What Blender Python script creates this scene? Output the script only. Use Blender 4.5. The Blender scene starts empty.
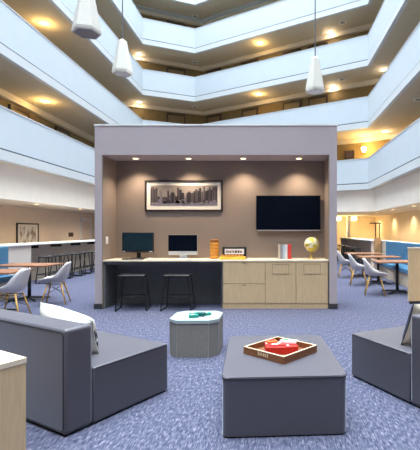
import bpy, bmesh, math, random
from mathutils import Vector, Matrix
random.seed(7)
scn = bpy.context.scene
COL = scn.collection
PI = math.pi
HC, F, CX, CY = 1.47, 413.0, 274.0, 231.0

# ------------------------------------------------------------------ materials
def lin(c):
    out = []
    for v in c:
        v = v / 255.0
        out.append(v / 12.92 if v <= 0.04045 else ((v + 0.055) / 1.055) ** 2.4)
    return (out[0], out[1], out[2], 1.0)

def mat(name, col, rough=0.6, metal=0.0, var=0.06, scale=8.0, stretch=(1, 1, 1), bump=0.0, emit=None, estr=0.0, spec=0.5):
    m = bpy.data.materials.new(name)
    m.use_nodes = True
    nt = m.node_tree
    b = nt.nodes['Principled BSDF']
    b.inputs['Roughness'].default_value = rough
    b.inputs['Metallic'].default_value = metal
    b.inputs['Specular IOR Level'].default_value = spec
    tc = nt.nodes.new('ShaderNodeTexCoord')
    mp = nt.nodes.new('ShaderNodeMapping')
    mp.inputs['Scale'].default_value = stretch
    nt.links.new(tc.outputs['Object'], mp.inputs['Vector'])
    n = nt.nodes.new('ShaderNodeTexNoise')
    n.inputs['Scale'].default_value = scale
    n.inputs['Detail'].default_value = 4
    nt.links.new(mp.outputs['Vector'], n.inputs['Vector'])
    r = nt.nodes.new('ShaderNodeValToRGB')
    c = lin(col)
    lo = [max(0, v * (1 - var)) for v in c[:3]] + [1]
    hi = [min(1, v * (1 + var)) for v in c[:3]] + [1]
    r.color_ramp.elements[0].position = 0.3
    r.color_ramp.elements[1].position = 0.7
    r.color_ramp.elements[0].color = lo
    r.color_ramp.elements[1].color = hi
    nt.links.new(n.outputs['Fac'], r.inputs['Fac'])
    nt.links.new(r.outputs['Color'], b.inputs['Base Color'])
    if bump:
        bp = nt.nodes.new('ShaderNodeBump')
        bp.inputs['Strength'].default_value = bump
        bp.inputs['Distance'].default_value = 0.01
        nt.links.new(n.outputs['Fac'], bp.inputs['Height'])
        nt.links.new(bp.outputs['Normal'], b.inputs['Normal'])
    if emit:
        b.inputs['Emission Color'].default_value = lin(emit)
        b.inputs['Emission Strength'].default_value = estr
    return m

def ramp_mat(name, stops, scale, stretch, rough=0.8, rot=(0, 0, 0), kind='noise', constant=False, detail=3):
    m = bpy.data.materials.new(name)
    m.use_nodes = True
    nt = m.node_tree
    b = nt.nodes['Principled BSDF']
    b.inputs['Roughness'].default_value = rough
    b.inputs['Specular IOR Level'].default_value = 0.2
    tc = nt.nodes.new('ShaderNodeTexCoord')
    mp = nt.nodes.new('ShaderNodeMapping')
    mp.inputs['Scale'].default_value = stretch
    mp.inputs['Rotation'].default_value = rot
    nt.links.new(tc.outputs['Object'], mp.inputs['Vector'])
    if kind == 'wave':
        n = nt.nodes.new('ShaderNodeTexWave')
        n.inputs['Scale'].default_value = scale
        n.inputs['Distortion'].default_value = 3.0
        out = n.outputs['Fac']
    else:
        n = nt.nodes.new('ShaderNodeTexNoise')
        n.inputs['Scale'].default_value = scale
        n.inputs['Detail'].default_value = detail
        out = n.outputs['Fac']
    nt.links.new(mp.outputs['Vector'], n.inputs['Vector'])
    r = nt.nodes.new('ShaderNodeValToRGB')
    if constant:
        r.color_ramp.interpolation = 'CONSTANT'
    while len(r.color_ramp.elements) < len(stops):
        r.color_ramp.elements.new(0.5)
    for e, (p, c) in zip(r.color_ramp.elements, stops):
        e.position = p
        e.color = lin(c)
    nt.links.new(out, r.inputs['Fac'])
    nt.links.new(r.outputs['Color'], b.inputs['Base Color'])
    return m

M = {}
M['parapet'] = mat('parapet_white', (192, 201, 208), 0.7, var=0.015, scale=2)
M['slab_edge'] = mat('slab_edge_white', (198, 202, 204), 0.7, var=0.015, scale=2)
M['groove'] = mat('groove_grey', (84, 94, 110), 0.8)
M['soffit'] = mat('soffit_beige', (196, 184, 162), 0.85, var=0.03, scale=3)
M['header'] = mat('header_beige', (214, 202, 182), 0.85, var=0.03, scale=3)
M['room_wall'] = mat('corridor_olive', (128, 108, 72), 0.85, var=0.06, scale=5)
M['door_frame'] = mat('door_frame_brown', (62, 48, 36), 0.5)
M['door'] = mat('door_tan', (128, 106, 70), 0.5, var=0.1, stretch=(20, 20, 1))
M['fascia'] = mat('fascia_cream', (244, 234, 220), 0.85, var=0.02, scale=3)
M['warm_wall'] = mat('warm_cream_wall', (232, 212, 186), 0.85, var=0.02, scale=4)
M['gold_wall'] = mat('golden_wall', (226, 206, 168), 0.85, var=0.03, scale=4)
M['portal'] = mat('mauve_grey_wall', (174, 161, 162), 0.85, var=0.02, scale=30)
M['taupe'] = mat('taupe_wallcovering', (136, 120, 109), 0.75, var=0.06, scale=30, stretch=(1, 1, 8))
M['dark_base'] = mat('dark_baseboard', (52, 50, 52), 0.6)
M['white_trim'] = mat('white_trim', (235, 232, 226), 0.5, var=0.01)
M['wood'] = mat('pale_oak_laminate', (204, 174, 134), 0.5, var=0.09, scale=6, stretch=(14, 14, 0.8))
M['wood_top'] = mat('pale_worktop', (218, 200, 174), 0.45, var=0.05, scale=6, stretch=(1, 12, 12))
M['wood_line'] = mat('oak_dark_line', (150, 130, 104), 0.6)  # darker oak for carcass, finger pulls and inset outlines
M['charcoal'] = mat('charcoal_panel', (104, 104, 104), 0.6, var=0.08)
M['black'] = mat('black_metal', (22, 22, 24), 0.4, var=0.1)
M['black_seat'] = mat('black_seat', (26, 26, 28), 0.5, var=0.1)
M['black_plastic'] = mat('black_plastic', (28, 28, 30), 0.35, var=0.1)
M['screen'] = mat('dark_screen', (8, 14, 26), 0.25, var=0.2, spec=0.06)
M['screen2'] = mat('monitor_screen', (30, 46, 54), 0.3, var=0.2, spec=0.06)
M['silver'] = mat('silver_aluminium', (205, 205, 206), 0.35, metal=0.3, var=0.03)
M['frame'] = mat('dark_picture_frame', (40, 32, 28), 0.4, var=0.15)
M['mat_board'] = mat('cream_mat_board', (226, 218, 204), 0.8, var=0.02)
M['fabric'] = mat('slate_fabric', (70, 65, 73), 0.5, var=0.14, scale=260, bump=0.10, spec=0.8)
_fb = M['fabric'].node_tree.nodes['Principled BSDF']
_fb.inputs['Sheen Weight'].default_value = 1.0
_fb.inputs['Sheen Roughness'].default_value = 0.32
_fb.inputs['Sheen Tint'].default_value = (0.80, 0.86, 1.0, 1)
M['piping'] = mat('piping_dark', (34, 34, 42), 0.8)
M['shell'] = mat('white_shell', (206, 200, 200), 0.4, var=0.02)
M['beech'] = mat('beech_legs', (205, 158, 82), 0.5, var=0.12, stretch=(1, 1, .2))
M['walnut'] = mat('brown_tabletop', (134, 88, 60), 0.45, var=0.15, stretch=(1, 10, 1))
M['blue_vinyl'] = mat('blue_upholstery', (62, 112, 144), 0.55, var=0.08, scale=20)
M['taupe_base'] = mat('banquette_base', (196, 180, 160), 0.7)
M['low_wall'] = mat('low_wall_grey', (204, 192, 182), 0.8, var=0.02)
M['under_counter'] = mat('under_counter_taupe', (182, 168, 150), 0.8)
M['counter_white'] = mat('white_counter', (240, 238, 234), 0.35, var=0.02)
M['oct_side'] = mat('grey_table_side', (128, 123, 116), 0.75, var=0.12, scale=60)
M['oct_top'] = mat('white_table_top', (160, 170, 170), 0.4, var=0.05, scale=10)
M['pend'] = mat('white_pendant', (206, 200, 190), 0.5, var=0.03, stretch=(8, 8, .5))
M['pend_in'] = mat('pendant_diffuser', (120, 114, 116), 0.5)
M['cord'] = mat('grey_cord', (90, 92, 96), 0.5)
M['lamp'] = mat('lamp_glow', (255, 240, 210), 0.5, emit=(255, 226, 160), estr=6.0)
M['lamp_warm'] = mat('lamp_glow_warm', (255, 236, 200), 0.5, emit=(255, 214, 130), estr=14.0)
M['rear'] = mat('rear_wall_taupe', (104, 97, 92), 0.85)
M['speaker'] = mat('speaker_grille', (150, 146, 142), 0.6)
M['tray'] = mat('tray_walnut', (128, 78, 46), 0.5, var=0.25, scale=8, stretch=(1, 6, 6))
M['tray_rim'] = mat('tray_rim_pale', (214, 190, 158), 0.5)
M['red'] = mat('red_card', (206, 44, 34), 0.4, var=0.08)
M['white'] = mat('white_card', (236, 234, 232), 0.5, var=0.02)
M['green'] = mat('green_card', (60, 140, 90), 0.5, var=0.05)
M['orange'] = mat('orange_card', (226, 110, 48), 0.5, var=0.05)
M['teal'] = mat('teal_card', (22, 138, 118), 0.4, var=0.12)
M['teal_dark'] = mat('teal_dark', (14, 86, 82), 0.4, var=0.12)
M['amber'] = mat('amber_wood', (206, 138, 44), 0.4, var=0.15, scale=12)
M['amber_dark'] = mat('amber_dark', (150, 88, 26), 0.5, var=0.15)
M['yellow'] = mat('yellow_wood', (226, 178, 62), 0.45, var=0.1)
M['gold'] = mat('gold_metal', (206, 172, 92), 0.3, metal=0.6, var=0.06)
M['globe'] = ramp_mat('globe_map', [(0.0, (170, 140, 30)), (0.42, (206, 180, 50)), (0.50, (240, 234, 216)), (0.60, (170, 150, 40))], 7.0, (1, 1, 1), rough=0.3)
M['book_cream'] = mat('book_cream', (214, 200, 178), 0.6)
M['book_grey'] = mat('book_grey', (150, 148, 150), 0.6)
M['book_blue'] = mat('book_pale_blue', (186, 200, 218), 0.6)
M['book_white'] = mat('book_white', (228, 226, 226), 0.6)
M['book_red'] = mat('book_red', (206, 58, 50), 0.6)
M['pillow_back'] = mat('pillow_white', (204, 199, 190), 0.9, var=0.03, scale=80)
M['pillow_pat'] = ramp_mat('pillow_pattern', [(0.0, (36, 36, 50)), (0.42, (60, 62, 80)), (0.49, (204, 200, 194)), (0.54, (70, 72, 90)), (0.60, (190, 180, 166))], 14.0, (1, 1.6, 1), rough=0.9, constant=True)
M['pillow_tan'] = mat('pillow_tan', (206, 190, 170), 0.9, var=0.05, scale=80)
M['pillow_navy'] = mat('pillow_navy', (44, 46, 66), 0.9, var=0.1, scale=60)
M['art_bw'] = ramp_mat('art_monochrome', [(0.0, (70, 58, 48)), (0.4, (150, 134, 116)), (0.6, (232, 226, 216)), (0.8, (110, 98, 88))], 5.0, (1, 1, .5), rough=0.6)
M['sky_p'] = mat('print_sky', (140, 128, 120), 0.5, var=0.12, scale=6)
M['b1'] = mat('print_dark', (40, 34, 38), 0.5, var=0.35, scale=40)
M['b2'] = mat('print_mid', (70, 60, 64), 0.5, var=0.35, scale=40)
M['b3'] = mat('print_light', (112, 102, 106), 0.5, var=0.3, scale=40)
M['b4'] = mat('print_haze', (112, 104, 118), 0.5, var=0.25, scale=20)
M['bronze'] = mat('bronze_plaque', (96, 76, 60), 0.5)
M['rust'] = ramp_mat('brown_mosaic', [(0.0, (120, 84, 54)), (0.5, (176, 138, 98)), (1.0, (90, 64, 46))], 14.0, (1, 1, 2))

def carpet():
    m = bpy.data.materials.new('blue_violet_carpet')
    m.use_nodes = True
    nt = m.node_tree
    b = nt.nodes['Principled BSDF']
    b.inputs['Roughness'].default_value = 0.95
    b.inputs['Specular IOR Level'].default_value = 0.1
    tc = nt.nodes.new('ShaderNodeTexCoord')
    def noise(scale, stretch, rot, detail):
        mp = nt.nodes.new('ShaderNodeMapping')
        mp.inputs['Scale'].default_value = stretch
        mp.inputs['Rotation'].default_value = (0, 0, rot)
        nt.links.new(tc.outputs['Object'], mp.inputs['Vector'])
        n = nt.nodes.new('ShaderNodeTexNoise')
        n.inputs['Scale'].default_value = scale
        n.inputs['Detail'].default_value = detail
        nt.links.new(mp.outputs['Vector'], n.inputs['Vector'])
        return n.outputs['Fac']
    a = noise(1.0, (110, 13, 1), math.radians(3), 3)
    c = noise(1.0, (34, 22, 1), math.radians(-8), 3)
    mx = nt.nodes.new('ShaderNodeMix')
    mx.inputs['Factor'].default_value = 0.4
    nt.links.new(a, mx.inputs['A'])
    nt.links.new(c, mx.inputs['B'])
    r = nt.nodes.new('ShaderNodeValToRGB')
    st = [(0.33, (44, 48, 66)), (0.46, (72, 74, 94)), (0.54, (88, 89, 107)), (0.67, (134, 129, 142))]
    while len(r.color_ramp.elements) < 4:
        r.color_ramp.elements.new(0.5)
    for e, (p, cc) in zip(r.color_ramp.elements, st):
        e.position = p
        e.color = lin(cc)
    nt.links.new(mx.outputs['Result'], r.inputs['Fac'])
    nt.links.new(r.outputs['Color'], b.inputs['Base Color'])
    return m
M['carpet'] = carpet()

# ------------------------------------------------------------------ mesh helpers
def B():
    return bmesh.new()

def box(bm, x0, x1, y0, y1, z0, z1, bev=0.0, seg=2, mi=0):
    r = bmesh.ops.create_cube(bm, size=1.0)
    vs = r['verts']
    for v in vs:
        v.co = Vector((x0 + (v.co.x + .5) * (x1 - x0), y0 + (v.co.y + .5) * (y1 - y0), z0 + (v.co.z + .5) * (z1 - z0)))
    fs = list({f for v in vs for f in v.link_faces})
    for f in fs:
        f.material_index = mi
    if bev > 0:
        es = list({e for v in vs for e in v.link_edges})
        res = bmesh.ops.bevel(bm, geom=es, offset=bev, segments=seg, profile=0.5, affect='EDGES')
        for f in res['faces']:
            f.material_index = mi
            f.smooth = True
    return bm

def cyl(bm, p0, p1, r0, r1=None, seg=12, mi=0):
    r1 = r0 if r1 is None else r1
    p0, p1 = Vector(p0), Vector(p1)
    d = (p1 - p0).normalized()
    u = d.orthogonal().normalized()
    w = d.cross(u)
    A = [bm.verts.new(p0 + r0 * (math.cos(t) * u + math.sin(t) * w)) for t in [2 * PI * i / seg for i in range(seg)]]
    C = [bm.verts.new(p1 + r1 * (math.cos(t) * u + math.sin(t) * w)) for t in [2 * PI * i / seg for i in range(seg)]]
    for i in range(seg):
        j = (i + 1) % seg
        f = bm.faces.new((A[i], A[j], C[j], C[i]))
        f.smooth = seg > 8
        f.material_index = mi
    bm.faces.new(A[::-1]).material_index = mi
    bm.faces.new(C).material_index = mi
    return bm

def lathe(bm, prof, seg=24, cx=0, cy=0, rot=0.0, smooth=True, mi=0):
    rings = []
    for (r, z) in prof:
        rings.append([bm.verts.new((cx + r * math.cos(rot + 2 * PI * i / seg), cy + r * math.sin(rot + 2 * PI * i / seg), z)) for i in range(seg)])
    for a, b in zip(rings[:-1], rings[1:]):
        for i in range(seg):
            j = (i + 1) % seg
            f = bm.faces.new((a[i], a[j], b[j], b[i]))
            f.smooth = smooth
            f.material_index = mi
    bm.faces.new(rings[0][::-1]).material_index = mi
    bm.faces.new(rings[-1]).material_index = mi
    return bm

def tube(bm, pts, r, seg=6, closed=False):
    pts = [Vector(p) for p in pts]
    n = len(pts)
    rings = []
    for i in range(n):
        if closed:
            t = (pts[(i + 1) % n] - pts[i - 1]).normalized()
        else:
            t = (pts[min(i + 1, n - 1)] - pts[max(i - 1, 0)]).normalized()
        u = t.cross(Vector((0.31, 0.52, 0.79))).normalized()
        w = t.cross(u)
        rings.append([bm.verts.new(pts[i] + r * (math.cos(2 * PI * k / seg) * u + math.sin(2 * PI * k / seg) * w)) for k in range(seg)])
    for i in range(n if closed else n - 1):
        a, b = rings[i], rings[(i + 1) % n]
        for k in range(seg):
            j = (k + 1) % seg
            bm.faces.new((a[k], a[j], b[j], b[k])).smooth = True
    if not closed:
        bm.faces.new(rings[0][::-1])
        bm.faces.new(rings[-1])
    return bm

def prism(bm, poly, z0, z1, mi=0):
    lo = [bm.verts.new((x, y, z0)) for x, y in poly]
    hi = [bm.verts.new((x, y, z1)) for x, y in poly]
    n = len(poly)
    for i in range(n):
        j = (i + 1) % n
        bm.faces.new((lo[i], lo[j], hi[j], hi[i])).material_index = mi
    bm.faces.new(lo[::-1]).material_index = mi
    bm.faces.new(hi).material_index = mi
    return bm

def obj(name, bm, m, parent=None):
    bmesh.ops.recalc_face_normals(bm, faces=bm.faces[:])
    me = bpy.data.meshes.new(name)
    bm.to_mesh(me)
    bm.free()
    for x in (m if isinstance(m, (list, tuple)) else [m]):
        me.materials.append(x)
    o = bpy.data.objects.new(name, me)
    COL.objects.link(o)
    if parent:
        o.parent = parent
    return o

def tag(o, label, cat, group=None):
    o['label'] = label
    o['category'] = cat
    if group:
        o['group'] = group
    return o

def thing(name, label, cat, loc=(0, 0, 0), rz=0.0, group=None):
    o = bpy.data.objects.new(name, None)
    o.empty_display_size = 0.1
    COL.objects.link(o)
    o.location = loc
    o.rotation_euler = (0, 0, rz)
    return tag(o, label, cat, group)

def struct(name, bm, m, parent=None):
    o = obj(name, bm, m, parent)
    o['kind'] = 'structure'
    return o

def dup(root, loc, rz, label, group=None):
    r = root.copy()
    COL.objects.link(r)
    r.location = loc
    r.rotation_euler = (0, 0, rz)
    r['label'] = label
    if group:
        r['group'] = group
    for ch in list(root.children):
        c = ch.copy()
        COL.objects.link(c)
        c.parent = r
        for g in list(ch.children):
            d = g.copy()
            COL.objects.link(d)
            d.parent = c
    return r

def offset(poly, d):
    out = []
    n = len(poly)
    V = [Vector(p) for p in poly]
    for i in range(n):
        def nrm(a, b):
            t = (b - a).normalized()
            return Vector((-t.y, t.x))
        if i == 0:
            o = nrm(V[0], V[1]) * d
        elif i == n - 1:
            o = nrm(V[-2], V[-1]) * d
        else:
            n1, n2 = nrm(V[i - 1], V[i]), nrm(V[i], V[i + 1])
            h = (n1 + n2).normalized()
            o = h * (d / h.dot(n1))
        out.append((V[i].x + o.x, V[i].y + o.y))
    return out

def strip(bm, A, Bp, z0, z1):
    """solid ribbon between two polylines, made of one prism per segment"""
    for i in range(len(A) - 1):
        prism(bm, [A[i], A[i + 1], Bp[i + 1], Bp[i]], z0, z1)
    return bm

def point_light(name, loc, energy, col, radius=0.08):
    l = bpy.data.lights.new(name, 'POINT')
    l.energy = energy
    l.color = col
    l.shadow_soft_size = radius
    o = bpy.data.objects.new(name, l)
    COL.objects.link(o)
    o.location = loc
    return o

def spot_light(name, loc, energy, col, angle, blend=0.6, radius=0.05, tilt=(0, 0, 0)):
    l = bpy.data.lights.new(name, 'SPOT')
    l.energy = energy
    l.color = col
    l.spot_size = angle
    l.spot_blend = blend
    l.shadow_soft_size = radius
    o = bpy.data.objects.new(name, l)
    COL.objects.link(o)
    o.location = loc
    o.rotation_euler = tilt
    return o

WARM = (1.0, 0.83, 0.62)
GOLD = (1.0, 0.66, 0.24)

# ------------------------------------------------------------------ setting: floor, balconies
struct('floor', box(B(), -16, 13, -7.2, 30, -0.1, 0.0), M['carpet'])

P = [(-7.1, -7.0), (-7.1, 22.3), (-4.5, 23.5), (4.2, 18.4), (4.2, -7.0)]
P_in = offset(P, 0.12)
P_lip = offset(P, -0.02)
P_gr = offset(P, 0.02)
ROOM = offset(P, 1.9)
ROOM_b = offset(P, 2.0)
HEAD = offset(P, 1.72)
STEP = 2.75
names = {2: 'second', 3: 'third', 4: 'fourth', 5: 'fifth', 6: 'sixth'}
for k in range(2, 7):
    dz = STEP * (k - 2)
    zb, zg, zt = 3.33 + dz, 3.59 + dz, 4.70 + dz
    struct('balcony_parapet', strip(B(), P, P_in, zg + 0.045, zt), M['parapet'])
    struct('balcony_slab_edge', strip(B(), P_lip, P_in, zb, zg), M['slab_edge'])
    struct('balcony_groove', strip(B(), P_gr, P_in, zg, zg + 0.045), M['groove'])
    struct('ceiling', strip(B(), P_in, ROOM_b, zb + 0.0, zg - 0.02), M['soffit'])
    struct('parapet_cap', strip(B(), offset(P, -0.015), offset(P, 0.135), zt, zt + 0.03), M['slab_edge'])
    if k < 6:
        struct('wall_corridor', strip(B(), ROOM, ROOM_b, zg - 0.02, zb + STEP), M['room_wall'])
        struct('trim_corridor', strip(B(), HEAD, ROOM, zb + STEP - 0.22, zb + STEP), M['header'])

def on_wall(px, seg, d=1.9, depth=None):
    """point of the offset wall on segment seg seen along image column px"""
    O = offset(P, d)
    a, b = Vector(O[seg]), Vector(O[seg + 1])
    s = (px - CX) / F
    # a + t (b-a): x = s*y
    den = (b.x - a.x) - s * (b.y - a.y)
    t = (s * a.y - a.x) / den
    p = a + (b - a) * t
    return p, math.atan2(b.y - a.y, b.x - a.x)

door_n = [0]
def door(p, ang, z, w=0.95, h=2.1, side=-1, frame=None, leaf=None):
    door_n[0] += 1
    fr = frame or M['door_frame']
    lf = leaf or M['door']
    d = obj('door_%d' % door_n[0], box(B(), -w / 2, w / 2, -0.03, 0.03, 0, h), lf)
    d['kind'] = 'structure'
    d.location = (p[0], p[1], z)
    d.rotation_euler = (0, 0, ang)
    f = B()
    box(f, -w / 2 - 0.07, -w / 2, -0.06, 0.03, 0, h + 0.1)
    box(f, w / 2, w / 2 + 0.07, -0.06, 0.03, 0, h + 0.1)
    box(f, -w / 2, w / 2, -0.06, 0.03, h, h + 0.1)
    obj('door_frame', f, fr, d)
    k = B()
    cyl(k, (w / 2 - 0.08, -0.03, 1.0), (w / 2 - 0.08, -0.1, 1.0), 0.015, seg=8)
    cyl(k, (w / 2 - 0.08, -0.09, 1.0), (w / 2 - 0.22, -0.09, 1.0), 0.012, seg=8)
    obj('door_handle', k, M['silver'], d)

for k in range(2, 6):
    zg = 3.59 + STEP * (k - 2) - 0.02
    for px in (214, 250, 292, 318):
        p, a = on_wall(px, 2, 1.87)
        door(p, a, zg)
    p, a = on_wall(176, 1, 1.87)
    door(p, a, zg)
    for px in (19, 62):
        p, a = on_wall(px, 0, 1.87)
        door(p, a, zg)
    p = (6.07, 12.0)
    door(p, -PI / 2, zg)

# roof ribs of the skylight that carry the pendants (above the picture)
for i, y in enumerate((5.6, 7.8, 12.0, 17.0)):
    struct('trim_skylight', box(B(), -9.2, 6.3, y - 0.06, y + 0.06, 16.2, 16.4), M['white_trim'])
struct('trim_skylight', strip(B(), offset(P, 1.4), ROOM_b, 14.3, 16.4), M['parapet'])
struct('ceiling', strip(B(), ROOM, offset(P, 7.0), 3.33, 3.45), M['soffit'])

# ------------------------------------------------------------------ setting: ground floor beyond the balconies
ZL = ZR = 2.36
struct('wall_fascia', strip(B(), offset(P, 0.30), offset(P, 0.38), ZL, 3.34), M['fascia'])
struct('ceiling', strip(B(), offset(P, 0.38), offset(P, 8.0), ZL, ZL + 0.1), M['header'])
struct('wall_left', box(B(), -9.9, -9.7, -7, 25.2, 0, ZL), M['warm_wall'])
struct('wall_right', box(B(), 6.3, 6.5, -7, 25.7, 0, ZR), M['gold_wall'])
struct('wall_back', box(B(), -9.9, 6.5, 25.7, 25.9, 0, ZR), M['gold_wall'])
struct('baseboard_left', box(B(), -9.7, -9.68, -7, 25.2, 0, 0.12), M['white_trim'])
struct('baseboard_right', box(B(), 6.28, 6.3, -7, 25.7, 0, 0.12), M['white_trim'])
struct('wall_front', box(B(), -10, 6.6, -7.2, -7.0, 0, 16.4), M['rear'])  # unseen fourth side, put in and kept dark to cut light from behind
for y in (21.2, 24.0):
    door((-9.67, y), PI / 2, 0, w=1.0, h=2.02, frame=M['white_trim'], leaf=M['warm_wall'])
for px in (354,):
    struct('column', box(B(), 4.25, 4.45, 24.0, 24.2, 0, 2.65), M['white_trim'])

# ------------------------------------------------------------------ setting: the alcove wall
X0, X1, X2, X3, Y0, Y1, ZS, ZT = -3.378, -3.244, 1.045, 1.187, 7.78, 8.48, 2.905, 3.455
bm = B()
box(bm, X0, X1, Y0, Y1, 0, ZS)
box(bm, X2, X3, Y0, Y1, 0, ZS)
box(bm, X0, X3, Y0, Y1, ZS, ZT)
box(bm, X0, X3, Y1, Y1 + 0.14, 0, ZT)
struct('wall_alcove', bm, M['portal'])
bm = B()
box(bm, X1, X2, Y1 - 0.012, Y1, 0, ZS)
box(bm, X1, X1 + 0.012, Y0 + 0.012, Y1 - 0.012, 0, ZS)
box(bm, X2 - 0.012, X2, Y0 + 0.012, Y1 - 0.012, 0, ZS)
struct('trim_alcove', bm, M['taupe'])
struct('trim_cap', box(B(), X0 - 0.01, X3 + 0.01, Y0 - 0.01, Y1 + 0.15, ZT, ZT + 0.025), M['white_trim'])
bm = B()
box(bm, X0 - 0.012, X1 + 0.012, Y0 - 0.012, Y0, 0, 0.1)
box(bm, X2 - 0.012, X3 + 0.012, Y0 - 0.012, Y0, 0, 0.1)
box(bm, X0 - 0.012, X0, Y0, Y1 + 0.15, 0, 0.1)
box(bm, X3, X3 + 0.012, Y0, Y1 + 0.15, 0, 0.1)
struct('baseboard_alcove', bm, M['dark_base'])

# ------------------------------------------------------------------ ceiling fixtures
def make_downlight(label, loc, r=0.09, warm=False, group=None):
    t = thing('ceiling_downlight', label, 'light', loc, 0, group)
    obj('trim_ring', lathe(B(), [(r * 1.3, 0.0), (r * 1.3, -0.012), (r, -0.014), (r, 0.0)], 20), M['white_trim'], t)
    obj('lens', lathe(B(), [(r * 0.98, -0.002), (r * 0.98, -0.008)], 20), M['lamp_warm'] if warm else M['lamp'], t)
    return t
def soffit(px, py, k):
    z = 3.33 + STEP * (k - 2)
    D = (z - HC) * F / (CY - py)
    return ((px - CX) / F * D, D, z)

alc = [(-2.73, 'ceiling downlight in the alcove soffit left of the picture, above the black monitor'),
       (-1.683, 'ceiling downlight in the alcove soffit above the framed skyline picture'),
       (-0.607, 'ceiling downlight in the alcove soffit between picture and television'),
       (0.49, 'ceiling downlight in the alcove soffit above the wall television')]
for x, lb in alc:
    make_downlight(lb, (x, 8.14, ZS), 0.055, False, 'downlights in the alcove soffit')
    spot_light('alcove_lamp', (x, 8.14, ZS - 0.03), 54, WARM, math.radians(118), 0.9, 0.04)

G = 'downlights under the balconies'
bal = [(45, 101, 3, 'glowing downlight under the third floor balcony at the left edge of the atrium', 18),
       (44, 23, 4, 'glowing downlight under the fourth floor balcony, upper of the two at far left', 18),
       (139, 102, 4, 'glowing downlight under the balcony beside the left end of the alcove wall top', 7),
       (139, 54, 5, 'glowing downlight under the balcony just right of the second pendant from left', 7),
       (259, 94, 4, 'lower of two glowing downlights under the rear balconies above the television', 18),
       (260, 43, 5, 'upper of two glowing downlights under the rear balconies above the television', 18),
       (385.5, 131.4, 3, 'glowing downlight under the lowest right balcony soffit near the right corner', 7),
       (384, 69.5, 4, 'glowing downlight under the right balcony one storey higher near the corner', 7),
       (333, 86, 4, 'glowing downlight close behind the right pendant lamp, lower rear balcony', 7),
       (330, 32, 5, 'glowing downlight beside the right pendant cord, upper rear balcony', 7)]
for px, py, k, lb, e in bal:
    p = soffit(px, py, k)
    make_downlight(lb, p, 0.13, True, G)
    point_light('balcony_lamp', (p[0], p[1], p[2] - 0.22), e, GOLD if e > 10 else WARM, 0.1)
# round ceiling speakers under the balconies
sp = [(195, 107, 4, 'grey round ceiling speaker at the rear corner, lowest of three'),
      (195, 62, 5, 'grey round ceiling speaker at the rear corner, middle of three'),
      (195, 16, 6, 'grey round ceiling speaker at the rear corner, topmost of three'),
      (342.5, 22, 5, 'grey round ceiling speaker right of the pendant cord on the upper rear balcony'),
      (342, 79, 4, 'grey round ceiling speaker right of the pendant lamp on the lower rear balcony'),
      (419, 99, 3, 'grey round ceiling speaker under the right balcony at the picture edge')]
for px, py, k, lb in sp:
    t = thing('ceiling_speaker', lb, 'speaker', soffit(px, py, k), 0, 'round ceiling speakers')
    obj('ring', lathe(B(), [(0.19, 0), (0.19, -0.03), (0.15, -0.035), (0.15, 0)], 20), M['white_trim'], t)
    obj('grille', lathe(B(), [(0.148, -0.004), (0.148, -0.022)], 20), M['speaker'], t)

# corridor sconce and picture, second floor near the right corner
p, a = on_wall(365, 2, 1.86)
t = thing('wall_sconce', 'glowing wall sconce in the second floor corridor at the right corner', 'light', (p.x, p.y, 5.45), a)
obj('backplate', box(B(), -0.08, 0.08, -0.02, 0.02, -0.12, 0.12, 0.008), M['gold'], t)
obj('lamp_shade', lathe(B(), [(0.07, -0.1), (0.11, 0.0), (0.13, 0.12)], 16, cy=-0.16), M['lamp_warm'], t)
point_light('sconce_lamp', (p.x - 0.1, p.y - 0.5, 5.45), 60, GOLD, 0.1)
p, a = on_wall(349.5, 2, 1.88)
t = thing('corridor_picture', 'small dark framed picture on the second floor corridor wall at right', 'picture', (p.x, p.y, 5.12), a)
fb = B()
for (x0, x1, z0, z1) in ((-0.24, 0.24, 0.36, 0.4), (-0.24, 0.24, 0, 0.04), (-0.24, -0.2, 0.04, 0.36), (0.2, 0.24, 0.04, 0.36)):
    box(fb, x0, x1, -0.03, 0.02, z0, z1)
obj('frame', fb, M['frame'], t)
obj('print', box(B(), -0.2, 0.2, -0.01, 0.01, 0.04, 0.36), M['b2'], t)

# ground floor downlights, just behind the fascia
GD = 'downlights along the ground floor fascia'
GL = [(-7.8, 13.55, 'ceiling downlight behind the left fascia above the framed artwork'),
      (-7.8, 16.6, 'ceiling downlight behind the left fascia near the doors'),
      (4.95, 14.6, 'nearest downlight behind the right fascia, above the blue banquette'),
      (4.95, 17.2, 'middle downlight behind the right fascia before the golden wall'),
      (4.95, 19.9, 'farthest downlight behind the right fascia near the rear corner')]
for x, y, lb in GL:
    make_downlight(lb, (x, y, ZL), 0.08, True, GD)
for x, ys in ((-7.8, (7.4, 10.5, 13.55, 16.6, 19.7)), (4.95, (6.8, 9.4, 12.0, 14.6, 17.2, 19.9))):  # unseen positions without a fixture are added to brighten the ground floor
    for y in ys:
        spot_light('ground_lamp_and_fill', (x, y, ZL - 0.04), 165, (1, .82, .60), math.radians(165), 1.0, 0.1)
for y in (18.6, 21.6, 24.6):
    spot_light('wall_lamp', (5.95, y, ZR - 0.04), 60, (1, .78, .5), math.radians(130), 1.0, 0.06)
for px, y, lb in ((354, 24.2, 'glowing square ceiling lantern in front of the golden rear wall'),
                  (338.5, 24.2, 'glowing square ceiling lantern just right of the alcove wall edge')):
    x = (px - CX) / F * y
    t = thing('ceiling_lantern', lb, 'light', (x, y, ZR), 0, 'ceiling lanterns at the rear')
    obj('shade', box(B(), -0.13, 0.13, -0.13, 0.13, -0.27, -0.07, 0.02), M['lamp_warm'], t)
    obj('canopy', box(B(), -0.08, 0.08, -0.08, 0.08, -0.07, 0.0, 0.01), M['gold'], t)
    point_light('lantern_lamp', (x, y - 0.1, ZR - 0.75), 22, (1, .78, .5), 0.12)

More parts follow.
